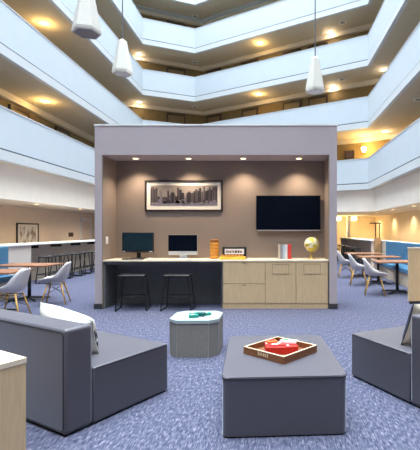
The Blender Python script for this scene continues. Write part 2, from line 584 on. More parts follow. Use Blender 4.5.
# ------------------------------------------------------------------ pendant lamps
def pendant(label, loc):
    t = thing('pendant_lamp', label, 'lamp', loc, 0, 'white hexagonal pendant lamps')
    s = lathe(B(), [(0.165, 0.03), (0.17, 0.0), (0.188, 0.012), (0.19, 0.05), (0.085, 0.60), (0.075, 0.63), (0.03, 0.66)], 6, rot=0.25, smooth=False)
    obj('lamp_shade', s, M['pend'], t)
    obj('diffuser', lathe(B(), [(0.162, 0.004), (0.162, 0.018)], 6, rot=0.25, smooth=False), M['pend_in'], t)
    obj('cord', cyl(B(), (0, 0, 0.65), (0, 0, 16.2 - loc[2]), 0.011, seg=8), M['cord'], t)
pendant('large white hexagonal pendant lamp cut by the top edge, leftmost', (-2.54, 5.6, 4.14))
pendant('white hexagonal pendant lamp hanging over the left end of the alcove wall', (-2.88, 7.85, 4.45))
pendant('white hexagonal pendant lamp hanging over the right end above the television', (0.77, 7.73, 4.07))

# ------------------------------------------------------------------ alcove furniture
t = thing('built_in_desk', 'long pale worktop desk with dark kneehole built into the alcove', 'desk', (0, 0, 0))
obj('worktop', box(B(), X1 + 0.014, X2 - 0.014, 7.80, 8.465, 0.89, 0.92, 0.003, 1), M['wood_top'], t)
obj('modesty_panel', box(B(), X1 + 0.014, -0.97, 8.38, 8.42, 0.0, 0.89), M['charcoal'], t)
obj('side_panel', box(B(), X1 + 0.014, X1 + 0.04, 7.84, 8.38, 0.0, 0.89), M['charcoal'], t)
obj('side_panel', box(B(), -0.995, -0.97, 7.84, 8.38, 0.0, 0.89), M['charcoal'], t)
obj('apron', box(B(), X1 + 0.045, -1.0, 7.86, 7.88, 0.83, 0.889), M['charcoal'], t)

def cab_front(b, x0, x1, z0, z1):
    return box(b, x0 + 0.004, x1 - 0.004, 7.806, 7.828, z0 + 0.004, z1 - 0.004, 0.002, 1)
def cabinet(name, label, x0, x1, cat='cabinet', group=None):
    t = thing(name, label, cat, (0, 0, 0), 0, group)
    obj('carcass', box(B(), x0, x1, 7.83, 8.45, 0.10, 0.889), M['wood_line'], t)
    obj('plinth', box(B(), x0, x1, 7.815, 8.45, 0, 0.10), M['wood'], t)
    return t
t = cabinet('drawer_cabinet', 'pale wood two-drawer cabinet under the worktop beside the kneehole', -0.965, -0.164)
for z0, z1 in ((0.10, 0.47), (0.47, 0.885)):
    d = obj('drawer', cab_front(B(), -0.965, -0.164, z0, z1), M['wood'], t)
    obj('finger_pull', box(B(), -0.60, -0.53, 7.797, 7.806, z1 - 0.03, z1 - 0.012), M['wood_line'], d)
for x0, x1, lb in ((-0.164, 0.4155, 'pale wood door cabinet under the books, middle of the worktop row'),
                   (0.4155, 1.02, 'pale wood door cabinet under the globe at the right end')):
    t = cabinet('door_cabinet', lb, x0, x1, 'cabinet', 'door cabinets under the worktop')
    d = obj('door', cab_front(B(), x0, x1, 0.10, 0.885), M['wood'], t)
    xc = (x0 + x1) / 2
    fb = B()
    for (a0, a1, b0, b1) in ((-0.16, 0.16, 0.84, 0.848), (-0.16, 0.16, 0.655, 0.663), (-0.16, -0.152, 0.663, 0.84), (0.152, 0.16, 0.663, 0.84)):
        box(fb, xc + a0, xc + a1, 7.800, 7.807, b0, b1)
    obj('inset_outline', fb, M['wood_line'], d)
    obj('inset_panel', box(B(), xc - 0.15, xc + 0.15, 7.803, 7.807, 0.665, 0.838), M['wood'], d)

# television and picture
t = thing('wall_television', 'large black flat television hung on the taupe alcove wall', 'television', (0.29, 8.462, 1.478))
obj('mount', box(B(), -0.2, 0.2, -0.03, 0.0, 0.2, 0.5), M['black'], t)
obj('bezel', box(B(), -0.655, 0.655, -0.075, -0.03, 0, 0.715, 0.006, 1), M['black_plastic'], t)
obj('screen', box(B(), -0.643, 0.643, -0.079, -0.074, 0.022, 0.703), M['screen'], t)
obj('bottom_trim', box(B(), -0.64, 0.64, -0.082, -0.074, 0.0, 0.012), M['silver'], t)

t = thing('framed_picture', 'wide dark-framed city skyline print on the alcove wall', 'picture', (-1.845, 8.468, 1.875))
W, H = 0.798, 0.632
fb = B()
box(fb, -W, W, -0.035, 0, 0, 0.032); box(fb, -W, W, -0.035, 0, H - 0.032, H)
box(fb, -W, -W + 0.034, -0.035, 0, 0.032, H - 0.032); box(fb, W - 0.034, W, -0.035, 0, 0.032, H - 0.032)
obj('frame', fb, M['frame'], t)
obj('mat_board', box(B(), -W + 0.034, W - 0.034, -0.014, 0, 0.032, H - 0.032), M['mat_board'], t)
pb = B()
pw0, pw1, pz0, pz1 = -0.685, 0.690, 0.118, 0.528
box(pb, pw0, pw1, -0.017, -0.013, pz0, pz1, mi=0)
rnd = random.Random(11)
x = pw0 + 0.005
lay = 0
while x < pw1 - 0.03:
    w = rnd.uniform(0.018, 0.06)
    u = (x - pw0) / (pw1 - pw0)
    if u < 0.10: h = rnd.uniform(0.30, 0.40)
    elif u < 0.38: h = rnd.uniform(0.16, 0.30)
    elif u < 0.46: h = rnd.uniform(0.30, 0.37)
    elif u < 0.62: h = rnd.uniform(0.18, 0.30)
    else: h = rnd.uniform(0.28, 0.405)
    x1_ = min(x + w, pw1 - 0.004)
    box(pb, x, x1_, -0.0185, -0.016, pz0 + 0.06, pz0 + h, mi=rnd.choice([1, 1, 2, 2, 3]))
    if rnd.random() < 0.35 and h < 0.33:
        box(pb, (x + x1_) / 2 - 0.003, (x + x1_) / 2 + 0.003, -0.0185, -0.016, pz0 + h, pz0 + h + 0.035, mi=1)
    x = x1_ + rnd.uniform(-0.006, 0.006)
for i in range(26):
    xx = rnd.uniform(pw0 + 0.01, pw1 - 0.09)
    box(pb, xx, xx + rnd.uniform(0.03, 0.08), -0.0200, -0.0183, pz0 + 0.035, pz0 + rnd.uniform(0.06, 0.13), mi=rnd.choice([1, 2, 3, 4]))
box(pb, pw0, pw1, -0.0205, -0.016, pz0, pz0 + 0.045, mi=4)
for i in range(14):
    xx = rnd.uniform(pw0 + 0.01, pw1 - 0.2)
    zz = pz0 + rnd.uniform(0.006, 0.04)
    box(pb, xx, xx + rnd.uniform(0.06, 0.18), -0.0212, -0.020, zz, zz + 0.006, mi=rnd.choice([0, 2, 3]))
obj('print', pb, [M['sky_p'], M['b1'], M['b2'], M['b3'], M['b4']], t)

t = thing('light_switch', 'white switch plate on the left inner side of the alcove', 'switch', (X1 + 0.012, 7.98, 1.22))
obj('plate', box(B(), 0, 0.01, -0.05, 0.05, 0, 0.14, 0.003, 1), M['white'], t)
obj('rocker', box(B(), 0.01, 0.016, -0.016, 0.016, 0.04, 0.10), M['white_trim'], t)

ZD = 0.921
def at(px, D):
    return (px - CX) / F * D
# black monitor
t = thing('computer_monitor', 'black computer monitor on the left end of the desk', 'monitor', (at(138, 8.2), 8.2, ZD), math.radians(-3))
obj('base', box(B(), -0.13, 0.13, -0.09, 0.10, 0, 0.015, 0.005, 1), M['black_plastic'], t)
obj('stand', box(B(), -0.035, 0.035, 0.02, 0.06, 0.015, 0.20, 0.004, 1), M['black_plastic'], t)
pn = obj('panel', box(B(), -0.315, 0.315, -0.025, 0.03, 0.125, 0.52, 0.006, 1), M['black_plastic'], t)
obj('screen', box(B(), -0.297, 0.297, -0.029, -0.024, 0.165, 0.505), M['screen2'], pn)
obj('sticker', box(B(), -0.30, -0.25, -0.030, -0.024, 0.137, 0.153), M['silver'], pn)
obj('sticker', box(B(), 0.24, 0.30, -0.030, -0.024, 0.137, 0.153), M['silver'], pn)
tag(obj('keyboard', box(B(), at(123, 7.95), at(143.5, 7.95), 7.88, 8.03, ZD, ZD + 0.02, 0.005, 1), M['black_plastic']), 'low black keyboard in front of the black monitor', 'keyboard')
bm = lathe(B(), [(0.028, 0), (0.032, 0.012), (0.022, 0.028), (0.006, 0.033)], 14)
for v in bm.verts: v.co.y *= 1.5
o = tag(obj('computer_mouse', bm, M['white']), 'small white computer mouse right of the black keyboard', 'mouse')
o.location = (at(149.8, 7.95), 7.95, ZD)
# silver all-in-one
t = thing('computer', 'silver all-in-one computer with dark screen on the desk', 'computer', (at(183, 8.2), 8.2, ZD), math.radians(3))
obj('foot', box(B(), -0.11, 0.11, -0.07, 0.12, 0, 0.012, 0.004, 1), M['silver'], t)
bm = B()
prism(bm, [(-0.07, 0.02), (0.07, 0.02), (0.07, 0.05), (-0.07, 0.05)], 0.012, 0.17)
obj('stand', bm, M['silver'], t)
pn = obj('panel', box(B(), -0.285, 0.285, -0.02, 0.02, 0.075, 0.475, 0.006, 1), M['silver'], t)
obj('screen', box(B(), -0.283, 0.283, -0.024, -0.018, 0.15, 0.473), M['screen'], pn)
tag(obj('keyboard', box(B(), at(178, 7.95), at(192, 7.95), 7.90, 8.01, ZD, ZD + 0.014, 0.004, 1), M['silver']), 'thin silver keyboard in front of the all-in-one computer', 'keyboard')
# amber canister
t = thing('wooden_canister', 'tall amber ribbed canister on the desk right of the silver computer', 'canister', (at(214.4, 8.2), 8.2, ZD))
pr = []
for i in range(5):
    z = i * 0.065
    pr += [(0.074, z + 0.0), (0.086, z + 0.010), (0.086, z + 0.052), (0.074, z + 0.062)]
obj('body', lathe(B(), pr, 20), M['amber'], t)
obj('lid', lathe(B(), [(0.07, 0.325), (0.082, 0.33), (0.082, 0.375), (0.075, 0.385)], 20), M['amber_dark'], t)
# game box + yellow blocks
t = thing('game_box', 'black game box with white printed panel standing on the worktop', 'box', (at(234.5, 8.2), 8.2, ZD), 0)
obj('body', box(B(), -0.24, 0.24, -0.03, 0.05, 0, 0.235, 0.006, 1), M['black_plastic'], t)
lb = B()
box(lb, -0.19, 0.19, -0.034, -0.029, 0.09, 0.195, mi=0)
rnd = random.Random(3)
xx = -0.17
while xx < 0.15:
    w = rnd.uniform(0.015, 0.04)
    box(lb, xx, xx + w, -0.036, -0.033, 0.115, 0.155 + rnd.uniform(0, 0.02), mi=1)
    xx += w + 0.014
obj('printed_panel', lb, [M['white'], M['b2']], t)
t = thing('block_puzzle', 'low yellow wooden game tray lying in front of the black box', 'game', (at(232.5, 8.0), 8.02, ZD))
obj('tray', box(B(), -0.25, 0.25, -0.08, 0.08, 0, 0.05, 0.006, 1), M['yellow'], t)
bb = B()
for i in range(7):
    box(bb, -0.22 + i * 0.064, -0.175 + i * 0.064, -0.05, 0.05, 0.05, 0.085, 0.004, 1)
obj('blocks', bb, M['amber'], t)
# books
for px0, px1, m, h, lb in ((278.2, 280.1, 'book_cream', .285, 'cream upright book at the left end of the row beside the globe'),
                       (280.1, 282.8, 'book_grey', .28, 'grey upright book, second from the left in the row'),
                       (282.8, 285.1, 'book_blue', .275, 'pale blue upright book in the middle of the row'),
                       (285.1, 287.6, 'book_white', .28, 'white upright book leaning next to the red book'),
                       (287.6, 291.4, 'book_red', .29, 'thick red upright book at the right end of the row')):
    x0, x1 = at(px0, 8.1) + 0.001, at(px1, 8.1) - 0.001
    t = thing('book', lb, 'book', ((x0 + x1) / 2, 8.1, ZD), 0, 'row of books on the worktop')
    w = (x1 - x0) / 2
    cb = B()
    box(cb, -w, -w + 0.004, 0, 0.21, 0, h); box(cb, w - 0.004, w, 0, 0.21, 0, h); box(cb, -w, w, 0.0, 0.005, 0, h)
    obj('cover', cb, M[m], t)
    obj('pages', box(B(), -w + 0.004, w - 0.004, 0.005, 0.20, 0.006, h - 0.006), M['white'], t)
# globe
t = thing('desk_globe', 'golden desk globe on a slim stand at the right end of the worktop', 'globe', (at(311.4, 8.15), 8.15, ZD))
obj('base', lathe(B(), [(0.075, 0), (0.075, 0.012), (0.03, 0.03), (0.014, 0.05), (0.012, 0.125)], 20), M['gold'], t)
bm = B()
bmesh.ops.create_uvsphere(bm, u_segments=28, v_segments=16, radius=0.142)
for f in bm.faces: f.smooth = True
for v in bm.verts: v.co.z += 0.285
obj('sphere', bm, M['globe'], t)
arc = [(0.157 * math.sin(a), 0, 0.285 - 0.157 * math.cos(a)) for a in [math.radians(-10 + i * 10) for i in range(18)]]
obj('meridian', tube(B(), arc, 0.006, 6), M['gold'], t)

# counter stools at the desk
def make_stool(label, loc, rz, group, h=0.70, w=0.24, name='counter_stool', fat=0.011):
    t = thing(name, label, 'stool', loc, rz, group)
    sbm = B()
    box(sbm, -w, w, -0.17, 0.17, h - 0.045, h, 0.018, 3)
    obj('seat', sbm, M['black_seat'], t)
    for sx in (-1, 1):
        for sy in (-1, 1):
            obj('leg', cyl(B(), (sx * (w - 0.03), sy * 0.13, h - 0.045), (sx * (w + 0.035), sy * 0.19, 0.012), fat, seg=8), M['black'], t)
        obj('sled_bar', cyl(B(), (sx * (w + 0.035), -0.19, 0.012), (sx * (w + 0.035), 0.19, 0.012), fat, seg=8), M['black'], t)
    q = 0.25
    f = (h - 0.045 - q) / (h - 0.057)
    fx, fy = (w - 0.03) + 0.065 * f, 0.13 + 0.06 * f
    obj('footrest', tube(B(), [(-fx, -fy, q), (fx, -fy, q), (fx, fy, q), (-fx, fy, q)], fat * 0.8, 6, True), M['black'], t)
    return t
g = 'black stools at the alcove desk'
s0 = make_stool('black backless stool under the desk below the black monitor', (at(133, 7.72), 7.74, 0), math.radians(6), g, 0.66)
dup(s0, (at(178, 7.72), 7.74, 0), math.radians(-2), 'black backless stool under the desk below the silver computer', g)

# ------------------------------------------------------------------ lounge furniture
def rrect(x0, x1, y0, y1, r, n=4):
    pts = []
    for cx_, cy_, a0 in ((x1 - r, y1 - r, 0), (x0 + r, y1 - r, PI / 2), (x0 + r, y0 + r, PI), (x1 - r, y0 + r, 1.5 * PI)):
        for i in range(n + 1):
            a = a0 + (PI / 2) * i / n
            pts.append((cx_ + r * math.cos(a), cy_ + r * math.sin(a)))
    return pts

def sofa(label, corner, ang, s, W=1.4, D=1.01, bt=0.225):
    ca, sa = math.cos(ang), math.sin(ang)
    cx_, cy_ = D / 2, s * W / 2
    loc = (corner[0] + ca * cx_ - sa * cy_, corner[1] + sa * cx_ + ca * cy_, 0)
    t = thing('lounge_sofa', label, 'sofa', loc, ang, 'slate fabric armless sofas')
    hx, hy = D / 2, W / 2
    obj('base', box(B(), -hx + 0.02, hx - 0.02, -hy + 0.02, hy - 0.02, 0, 0.02), M['black'], t)
    sc = obj('seat', box(B(), -hx + bt + 0.002, hx, -hy, hy, 0.014, 0.437, 0.014, 3), M['fabric'], t)
    loop = [(x, y, 0.425) for x, y in rrect(-hx + bt + 0.012, hx - 0.003, -hy + 0.003, hy - 0.003, 0.03)]
    obj('piping', tube(B(), loop, 0.005, 6, True), M['piping'], sc)
    bk = obj('backrest', box(B(), -hx, -hx + bt, -hy, hy, 0.014, 0.768, 0.026, 4), M['fabric'], t)
    for xx in (-hx + 0.001, -hx + bt - 0.001):
        loop = [(xx, y, z) for y, z in rrect(-hy + 0.022, hy - 0.022, 0.036, 0.746, 0.03)]
        obj('piping', tube(B(), loop, 0.005, 6, True), M['piping'], bk)
    return t
A_L, A_R = math.radians(60), math.radians(118)
sofa('slate grey armless sofa at left with a white-backed patterned cushion', (-1.480, 2.925), A_L, 1)
cr = (1.150 + 0.225 * 0.47, 3.49 - 0.225 * 0.883)
sofa('slate grey armless sofa cut by the right edge with a tan cushion', cr, A_R, -1)

def pillow(label, loc, ang, tilt, w, h, th, mats, roll=0.0):
    """cushion whose front faces local +x, standing on its lower edge"""
    t = thing('throw_pillow', label, 'cushion', loc, 0)
    N = 22
    two = mats[0] is M['pillow_pat']
    def side(sgn):
        bm = B()
        gr = []
        for i in range(N + 1):
            row = []
            for j in range(N + 1):
                u, v = -1 + 2 * i / N, -1 + 2 * j / N
                pin = 1 - 0.07 * (1 - abs(u) ** 2) * abs(v) ** 3
                pin2 = 1 - 0.07 * (1 - abs(v) ** 2) * abs(u) ** 3
                x = sgn * th / 2 * (max(0, (1 - u ** 4)) ** 0.6) * (max(0, (1 - v ** 4)) ** 0.6)
                row.append(bm.verts.new((x + sgn * 0.002, u * w / 2 * pin2, v * h / 2 * pin)))
            gr.append(row)
        for i in range(N):
            for j in range(N):
                f = bm.faces.new((gr[i][j], gr[i + 1][j], gr[i + 1][j + 1], gr[i][j + 1]))
                f.smooth = True
                if sgn > 0 and two and j > N * 0.62:
                    f.material_index = 1
        return bm
    R = Matrix.Rotation(ang, 4, 'Z') @ Matrix.Rotation(tilt, 4, 'Y') @ Matrix.Rotation(roll, 4, 'X')
    zmin = min((R @ Vector((sx * 0.0, sy * w / 2, sz * h / 2))).z for sx in (0,) for sy in (-1, 1) for sz in (-1, 1))
    for nm, sgn, m in (('front_panel', 1, mats[0]), ('back_panel', -1, mats[1])):
        o = obj(nm, side(sgn), [m, mats[1]] if sgn > 0 else m, t)
        o.matrix_local = Matrix.Translation((0, 0, -zmin)) @ R
    loop = [(0, y, z) for y, z in rrect(-w / 2 + 0.004, w / 2 - 0.004, -h / 2 + 0.004, h / 2 - 0.004, 0.012, 2)]
    loop = []
    for k in range(4):
        for i in range(10):
            q = -1 + 2 * i / 10
            u, v = [(q, -1), (1, q), (-q, 1), (-1, -q)][k]
            pin = 1 - 0.07 * (1 - abs(u) ** 2) * abs(v) ** 3
            pin2 = 1 - 0.07 * (1 - abs(v) ** 2) * abs(u) ** 3
            loop.append((0, u * w / 2 * pin2, v * h / 2 * pin))
    o = obj('seam', tube(B(), loop, 0.005, 6, True), mats[2], t)
    o.matrix_local = Matrix.Translation((0, 0, -zmin)) @ R
    return t
a = Vector((math.cos(A_L), math.sin(A_L))); b = Vector((-a.y, a.x))
c = Vector((-1.480, 2.925)) + a * 0.425 + b * 0.60
pillow('cushion with white back and black-and-white patterned front on the left sofa', (c.x, c.y, 0.440), A_L, math.radians(-16), 0.70, 0.31, 0.19,
       (M['pillow_pat'], M['pillow_back'], M['pillow_back']), math.radians(8))
a = Vector((math.cos(A_R), math.sin(A_R))); b = Vector((a.y, -a.x))
c = Vector(cr) + a * 0.375 + b * 0.37
pillow('tan cushion with navy stripe leaning on the right sofa', (c.x, c.y, 0.440), A_R, math.radians(-20), 0.50, 0.42, 0.15,
       (M['pillow_navy'], M['pillow_tan'], M['pillow_navy']))

# ottoman
OA = math.radians(3.5)
t = thing('ottoman', 'large slate fabric ottoman carrying the square tray in the foreground', 'ottoman', (0.045, 3.53, 0), OA)
hx, hy = 0.45, 0.585
obj('base', box(B(), -hx + 0.02, hx - 0.02, -hy + 0.02, hy - 0.02, 0, 0.025), M['black'], t)
bm = B()
prism(bm, rrect(-hx, hx, -hy, hy, 0.055, 6), 0.012, 0.432)
top_e = [e for e in bm.edges if all(v.co.z > 0.43 for v in e.verts)]
bmesh.ops.bevel(bm, geom=top_e, offset=0.012, segments=3, profile=0.5, affect='EDGES')
bd = obj('body', bm, M['fabric'], t)
obj('piping', tube(B(), [(x, y, 0.421) for x, y in rrect(-hx - 0.001, hx + 0.001, -hy - 0.001, hy + 0.001, 0.055, 6)], 0.005, 6, True), M['piping'], bd)

# tray
ZO = 0.433
t = thing('serving_tray', 'square dark wooden tray with pale rim lying diagonally on the ottoman', 'tray', (0.055, 3.52, ZO), math.radians(49))
s = 0.222
obj('bottom', box(B(), -s + 0.012, s - 0.012, -s + 0.012, s - 0.012, 0, 0.012), M['tray'], t)
for i, (x0, x1, y0, y1) in enumerate(((-s, s, -s, -s + 0.014), (-s, s, s - 0.014, s), (-s, -s + 0.014, -s + 0.014, s - 0.014), (s - 0.014, s, -s + 0.014, s - 0.014))):
    w = obj('side', box(B(), x0, x1, y0, y1, 0, 0.056), M['tray'], t)
    obj('rim', box(B(), x0, x1, y0, y1, 0.056, 0.060), M['tray_rim'], w)
    if i == 2:
        hb = B()
        box(hb, -s - 0.002, -s, -0.055, -0.045, 0.018, 0.05); box(hb, -s - 0.002, -s, 0.045, 0.055, 0.018, 0.05)
        for q in (-0.03, -0.012, 0.008, 0.026):
            box(hb, -s - 0.002, -s, q, q + 0.009, 0.02, 0.045)
        obj('printed_mark', hb, M['tray_rim'], w)
    if i == 0:
        hb = B(); box(hb, -0.05, 0.05, -s - 0.002, -s, 0.028, 0.046, 0.0)
        obj('handle_slot', hb, M['tray'], w)
# games in the tray
ZTY = ZO + 0.013
def game(label, dx, dy, z, rz, sx, sy, sz, m, panels):
    g_ = thing('card_game_box', label, 'box', (0.055 + dx, 3.52 + dy, z), rz, 'boxes in the wooden tray')
    obj('carton', box(B(), -sx, sx, -sy, sy, 0, sz, 0.003, 1), m, g_)
    for (x0, x1, y0, y1, pm) in panels:
        obj('printed_panel', box(B(), x0, x1, y0, y1, sz, sz + 0.002), pm, g_)
    return g_
game('red and white game box lying flat in the tray, largest', 0.005, -0.01, ZTY, math.radians(6), 0.135, 0.085, 0.062, M['red'],
     [(-0.125, 0.03, 0.02, 0.07, M['white']), (-0.07, 0.06, -0.06, -0.02, M['white']), (0.07, 0.11, 0.0, 0.06, M['orange'])])
game('white box with green patch resting on top of the red game box', 0.07, 0.03, ZTY + 0.0645, math.radians(-16), 0.07, 0.035, 0.022, M['white'],
     [(-0.045, -0.005, -0.024, 0.024, M['green']), (0.015, 0.06, -0.02, 0.0, M['red'])])
game('small orange box on the left top of the red game box', -0.075, 0.035, ZTY + 0.0645, math.radians(20), 0.045, 0.03, 0.018, M['orange'],
     [(-0.03, 0.03, -0.012, 0.012, M['red'])])
game('thin red card pack on the front of the red game box', -0.02, -0.055, ZTY + 0.0645, math.radians(6), 0.07, 0.022, 0.01, M['red'],
     [(-0.055, 0.0, -0.012, 0.012, M['white'])])

# octagonal table
t = thing('octagonal_table', 'low grey eight-sided drum table with pale top beside the ottoman', 'table', (-0.945, 5.08, 0), math.radians(0))
def octa(h, c_):
    return [(-h + c_, -h), (h - c_, -h), (h, -h + c_), (h, h - c_), (h - c_, h), (-h + c_, h), (-h, h - c_), (-h, -h + c_)]
bd = obj('drum', prism(B(), octa(0.288, 0.105), 0.0, 0.395), M['oct_side'], t)
eb = B()
for x, y in octa(0.289, 0.105):
    cyl(eb, (x, y, 0.0), (x, y, 0.395), 0.005, seg=6)
obj('edge_strip', eb, M['speaker'], bd)
obj('top', prism(B(), octa(0.295, 0.107), 0.395, 0.432), M['oct_top'], t)
for dx, dy, rz, sx, sy, sz, m, lb in ((-0.03, -0.10, 0.3, 0.055, 0.04, 0.035, 'teal', 'teal card pack at the front left of the drum table top'),
                                     (0.045, -0.03, -0.2, 0.05, 0.035, 0.045, 'teal_dark', 'dark teal box standing between two teal packs on the drum table'),
                                     (0.105, 0.04, 0.35, 0.05, 0.035, 0.03, 'teal', 'teal card pack at the rear right of the drum table top'),
                                     (-0.06, 0.03, 0.1, 0.045, 0.03, 0.03, 'teal', 'teal card pack at the rear left of the drum table top')):
    g_ = thing('card_pack', lb, 'box', (-0.935 + dx, 5.06 + dy, 0.433), rz, 'teal packs on the drum table')
    obj('carton', box(B(), -sx, sx, -sy, sy, 0, sz, 0.003, 1), M[m], g_)
    obj('printed_panel', box(B(), -sx * 0.6, sx * 0.1, -sy * 0.5, sy * 0.5, sz, sz + 0.0015), M['white'] if m == 'teal' else M['teal'], g_)

# side cabinet at the left foreground, parallel to the sofa
ca, sa = math.cos(A_L), math.sin(A_L)
cw, cd = 1.2, 0.5
corner = Vector((-1.507, 2.52))
ctr = corner + Vector((ca, sa)) * (-cd / 2) + Vector((-sa, ca)) * (cw / 2)
t = thing('side_cabinet', 'pale wood console cabinet behind the left sofa, cut by the left edge', 'cabinet', (ctr.x, ctr.y, 0), A_L)
obj('plinth', box(B(), -cd / 2 + 0.03, cd / 2 - 0.03, -cw / 2 + 0.03, cw / 2 - 0.03, 0, 0.08), M['dark_base'], t)
obj('carcass', box(B(), -cd / 2 + 0.004, cd / 2 - 0.004, -cw / 2 + 0.004, cw / 2 - 0.004, 0.08, 0.665), M['wood'], t)
obj('top', box(B(), -cd / 2, cd / 2, -cw / 2, cw / 2, 0.665, 0.70, 0.003, 1), M['wood_top'], t)
for i in range(2):
    y0 = -cw / 2 + 0.02 + i * (cw / 2 - 0.015)
    d = obj('door', box(B(), -cd / 2 - 0.014, -cd / 2 + 0.002, y0, y0 + cw / 2 - 0.03, 0.09, 0.655), M['wood'], t)
    obj('handle', cyl(B(), (-cd / 2 - 0.03, y0 + 0.5 - 0.42 * i, 0.5), (-cd / 2 - 0.03, y0 + 0.5 - 0.42 * i, 0.6), 0.006, seg=8), M['silver'], d)

# ------------------------------------------------------------------ breakfast seating
def make_chair(label, loc, rz, group):
    t = thing('shell_chair', label, 'chair', loc, rz, group)
    prof = [(0.255, 0.425, .19), (0.235, 0.445, .205), (0.17, 0.452, .22), (0.05, 0.44, .23), (-0.08, 0.432, .235), (-0.16, 0.448, .237), (-0.205, 0.50, .238),
            (-0.23, 0.58, .238), (-0.25, 0.67, .228), (-0.268, 0.75, .205), (-0.285, 0.81, .165), (-0.292, 0.835, .12)]
    bm = B()
    NU = 12
    gr = []
    for k, (x, z, w) in enumerate(prof):
        row = []
        f = k / (len(prof) - 1)
        for i in range(NU + 1):
            u = -1 + 2 * i / NU
            up = abs(u) ** 3
            mid = math.exp(-((f - 0.5) / 0.26) ** 2)
            row.append(bm.verts.new((x + up * (0.09 * mid + 0.05 * f), u * w, z + up * (0.05 + 0.10 * mid) * (1 - max(0, f - .6) * 2))))
        gr.append(row)
    fs = []
    for k in range(len(prof) - 1):
        for i in range(NU):
            fc = bm.faces.new((gr[k][i], gr[k][i + 1], gr[k + 1][i + 1], gr[k + 1][i]))
            fc.smooth = True
            fs.append(fc)
    bmesh.ops.recalc_face_normals(bm, faces=fs)
    bmesh.ops.solidify(bm, geom=fs, thickness=0.012)
    for fc in bm.faces: fc.smooth = True
    obj('shell', bm, M['shell'], t)
    tops = [(sx * 0.12, sy * 0.12) for sx in (-1, 1) for sy in (-1, 1)]
    for x, y in tops:
        obj('leg', cyl(B(), (x - 0.01, y, 0.425), (x * 1.9 - 0.01, y * 1.75, 0.0), 0.016, 0.011, 10), M['beech'], t)
    wb = B()
    def mid(x, y, f):
        return (x * (1 + 0.9 * f) - 0.01, y * (1 + .75 * f), 0.425 * (1 - f))
    for (p_, q_) in ((0, 3), (1, 2)):
        cyl(wb, mid(*tops[p_], .1), mid(*tops[q_], .55), 0.005, seg=6)
        cyl(wb, mid(*tops[p_], .55), mid(*tops[q_], .1), 0.005, seg=6)
    for p_, q_ in ((0, 1), (2, 3), (0, 2), (1, 3)):
        cyl(wb, mid(*tops[p_], .06), mid(*tops[q_], .06), 0.006, seg=6)
    obj('wire_brace', wb, M['black'], t)
    return t
GC = 'white shell chairs with wooden legs'
c0 = make_chair('white shell chair with beech legs, farther of the two at the left tables', (-4.42, 8.35, 0), PI + 0.25, GC)
dup(c0, (-4.43, 6.95, 0), PI + 0.1, 'white shell chair with beech legs behind the left sofa, nearer of the two', GC)
dup(c0, (2.33, 9.5, 0), -0.2, 'white shell chair at the front table on the right', GC)
dup(c0, (2.30, 11.2, 0), -0.15, 'white shell chair at the middle table on the right', GC)
dup(c0, (2.27, 13.05, 0), -0.1, 'white shell chair at the rear table on the right, partly by the alcove wall', GC)

def make_table(label, loc, rz, group):
    t = thing('cafe_table', label, 'table', loc, rz, group)
    obj('tabletop', box(B(), -0.55, 0.55, -0.36, 0.36, 0.728, 0.76, 0.006, 2), M['walnut'], t)
    obj('column', cyl(B(), (0, 0, 0.04), (0, 0, 0.728), 0.035, seg=12), M['black'], t)
    obj('mounting_plate', box(B(), -0.2, 0.2, -0.2, 0.2, 0.715, 0.728), M['black'], t)
    for i in range(4):
        a_ = PI / 4 + i * PI / 2
        obj('foot', cyl(B(), (0, 0, 0.06), (0.40 * math.cos(a_), 0.40 * math.sin(a_), 0.02), 0.026, 0.016, 8), M['black'], t)
    return t
GT = 'brown cafe tables on black cross bases'
t0 = make_table('brown cafe table on black cross base, farther of the two at left', (-5.24, 8.85, 0), 0, GT)
dup(t0, (-5.06, 7.4, 0), 0, 'brown cafe table cut by the left edge in front of the blue banquette', GT)
dup(t0, (2.93, 9.82, 0), 0, 'brown cafe table at right, nearest to the wood end panel', GT)
dup(t0, (2.93, 11.6, 0), 0, 'brown cafe table at right, middle of the row', GT)
dup(t0, (2.87, 13.3, 0), 0, 'brown cafe table at right, farthest of the row', GT)

def banquette(label, x_front, x_back, y0, y1):
    s_ = 1 if x_back > x_front else -1
    t = thing('banquette', label, 'bench', (0, 0, 0), 0, 'blue upholstered banquettes')
    def bx(xa, xb, ya, yb, za, zb_, bv=0.0):
        return box(B(), min(xa, xb), max(xa, xb), ya, yb, za, zb_, bv, 3)
    obj('base', bx(x_front + s_ * 0.05, x_back, y0, y1, 0, 0.36), M['taupe_base'], t)
    n = max(1, round((y1 - y0) / 1.9))
    L = (y1 - y0) / n
    for i in range(n):
        obj('seat_cushion', bx(x_front, x_back - s_ * 0.13, y0 + i * L + 0.002, y0 + (i + 1) * L - 0.002, 0.36, 0.48, 0.02), M['blue_vinyl'], t)
        obj('backrest', bx(x_back - s_ * 0.13, x_back, y0 + i * L + 0.002, y0 + (i + 1) * L - 0.002, 0.36, 1.12, 0.02), M['blue_vinyl'], t)
banquette('long blue banquette behind the right cafe tables', 3.42, 4.0, 8.42, 14.3)
banquette('blue banquette behind the left cafe tables, cut by the left edge', -5.75, -6.15, 5.5, 9.38)

t = thing('end_panel', 'pale wood end panel of the right banquette at the right edge', 'panel', (0, 0, 0))
obj('panel', box(B(), 2.72, 4.12, 8.30, 8.40, 0.06, 1.115), M['wood'], t)
obj('cap', box(B(), 2.71, 4.13, 8.29, 8.41, 1.115, 1.14), M['wood_top'], t)
obj('plinth', box(B(), 2.74, 4.1, 8.32, 8.38, 0, 0.06), M['dark_base'], t)
t = thing('low_partition', 'cream low wall behind the right blue banquette', 'partition', (0, 0, 0))
obj('panel', box(B(), 4.01, 4.14, 8.42, 15.6, 0, 1.10), M['taupe_base'], t)
obj('cap', box(B(), 4.005, 4.16, 8.42, 15.6, 1.10, 1.125), M['white_trim'], t)

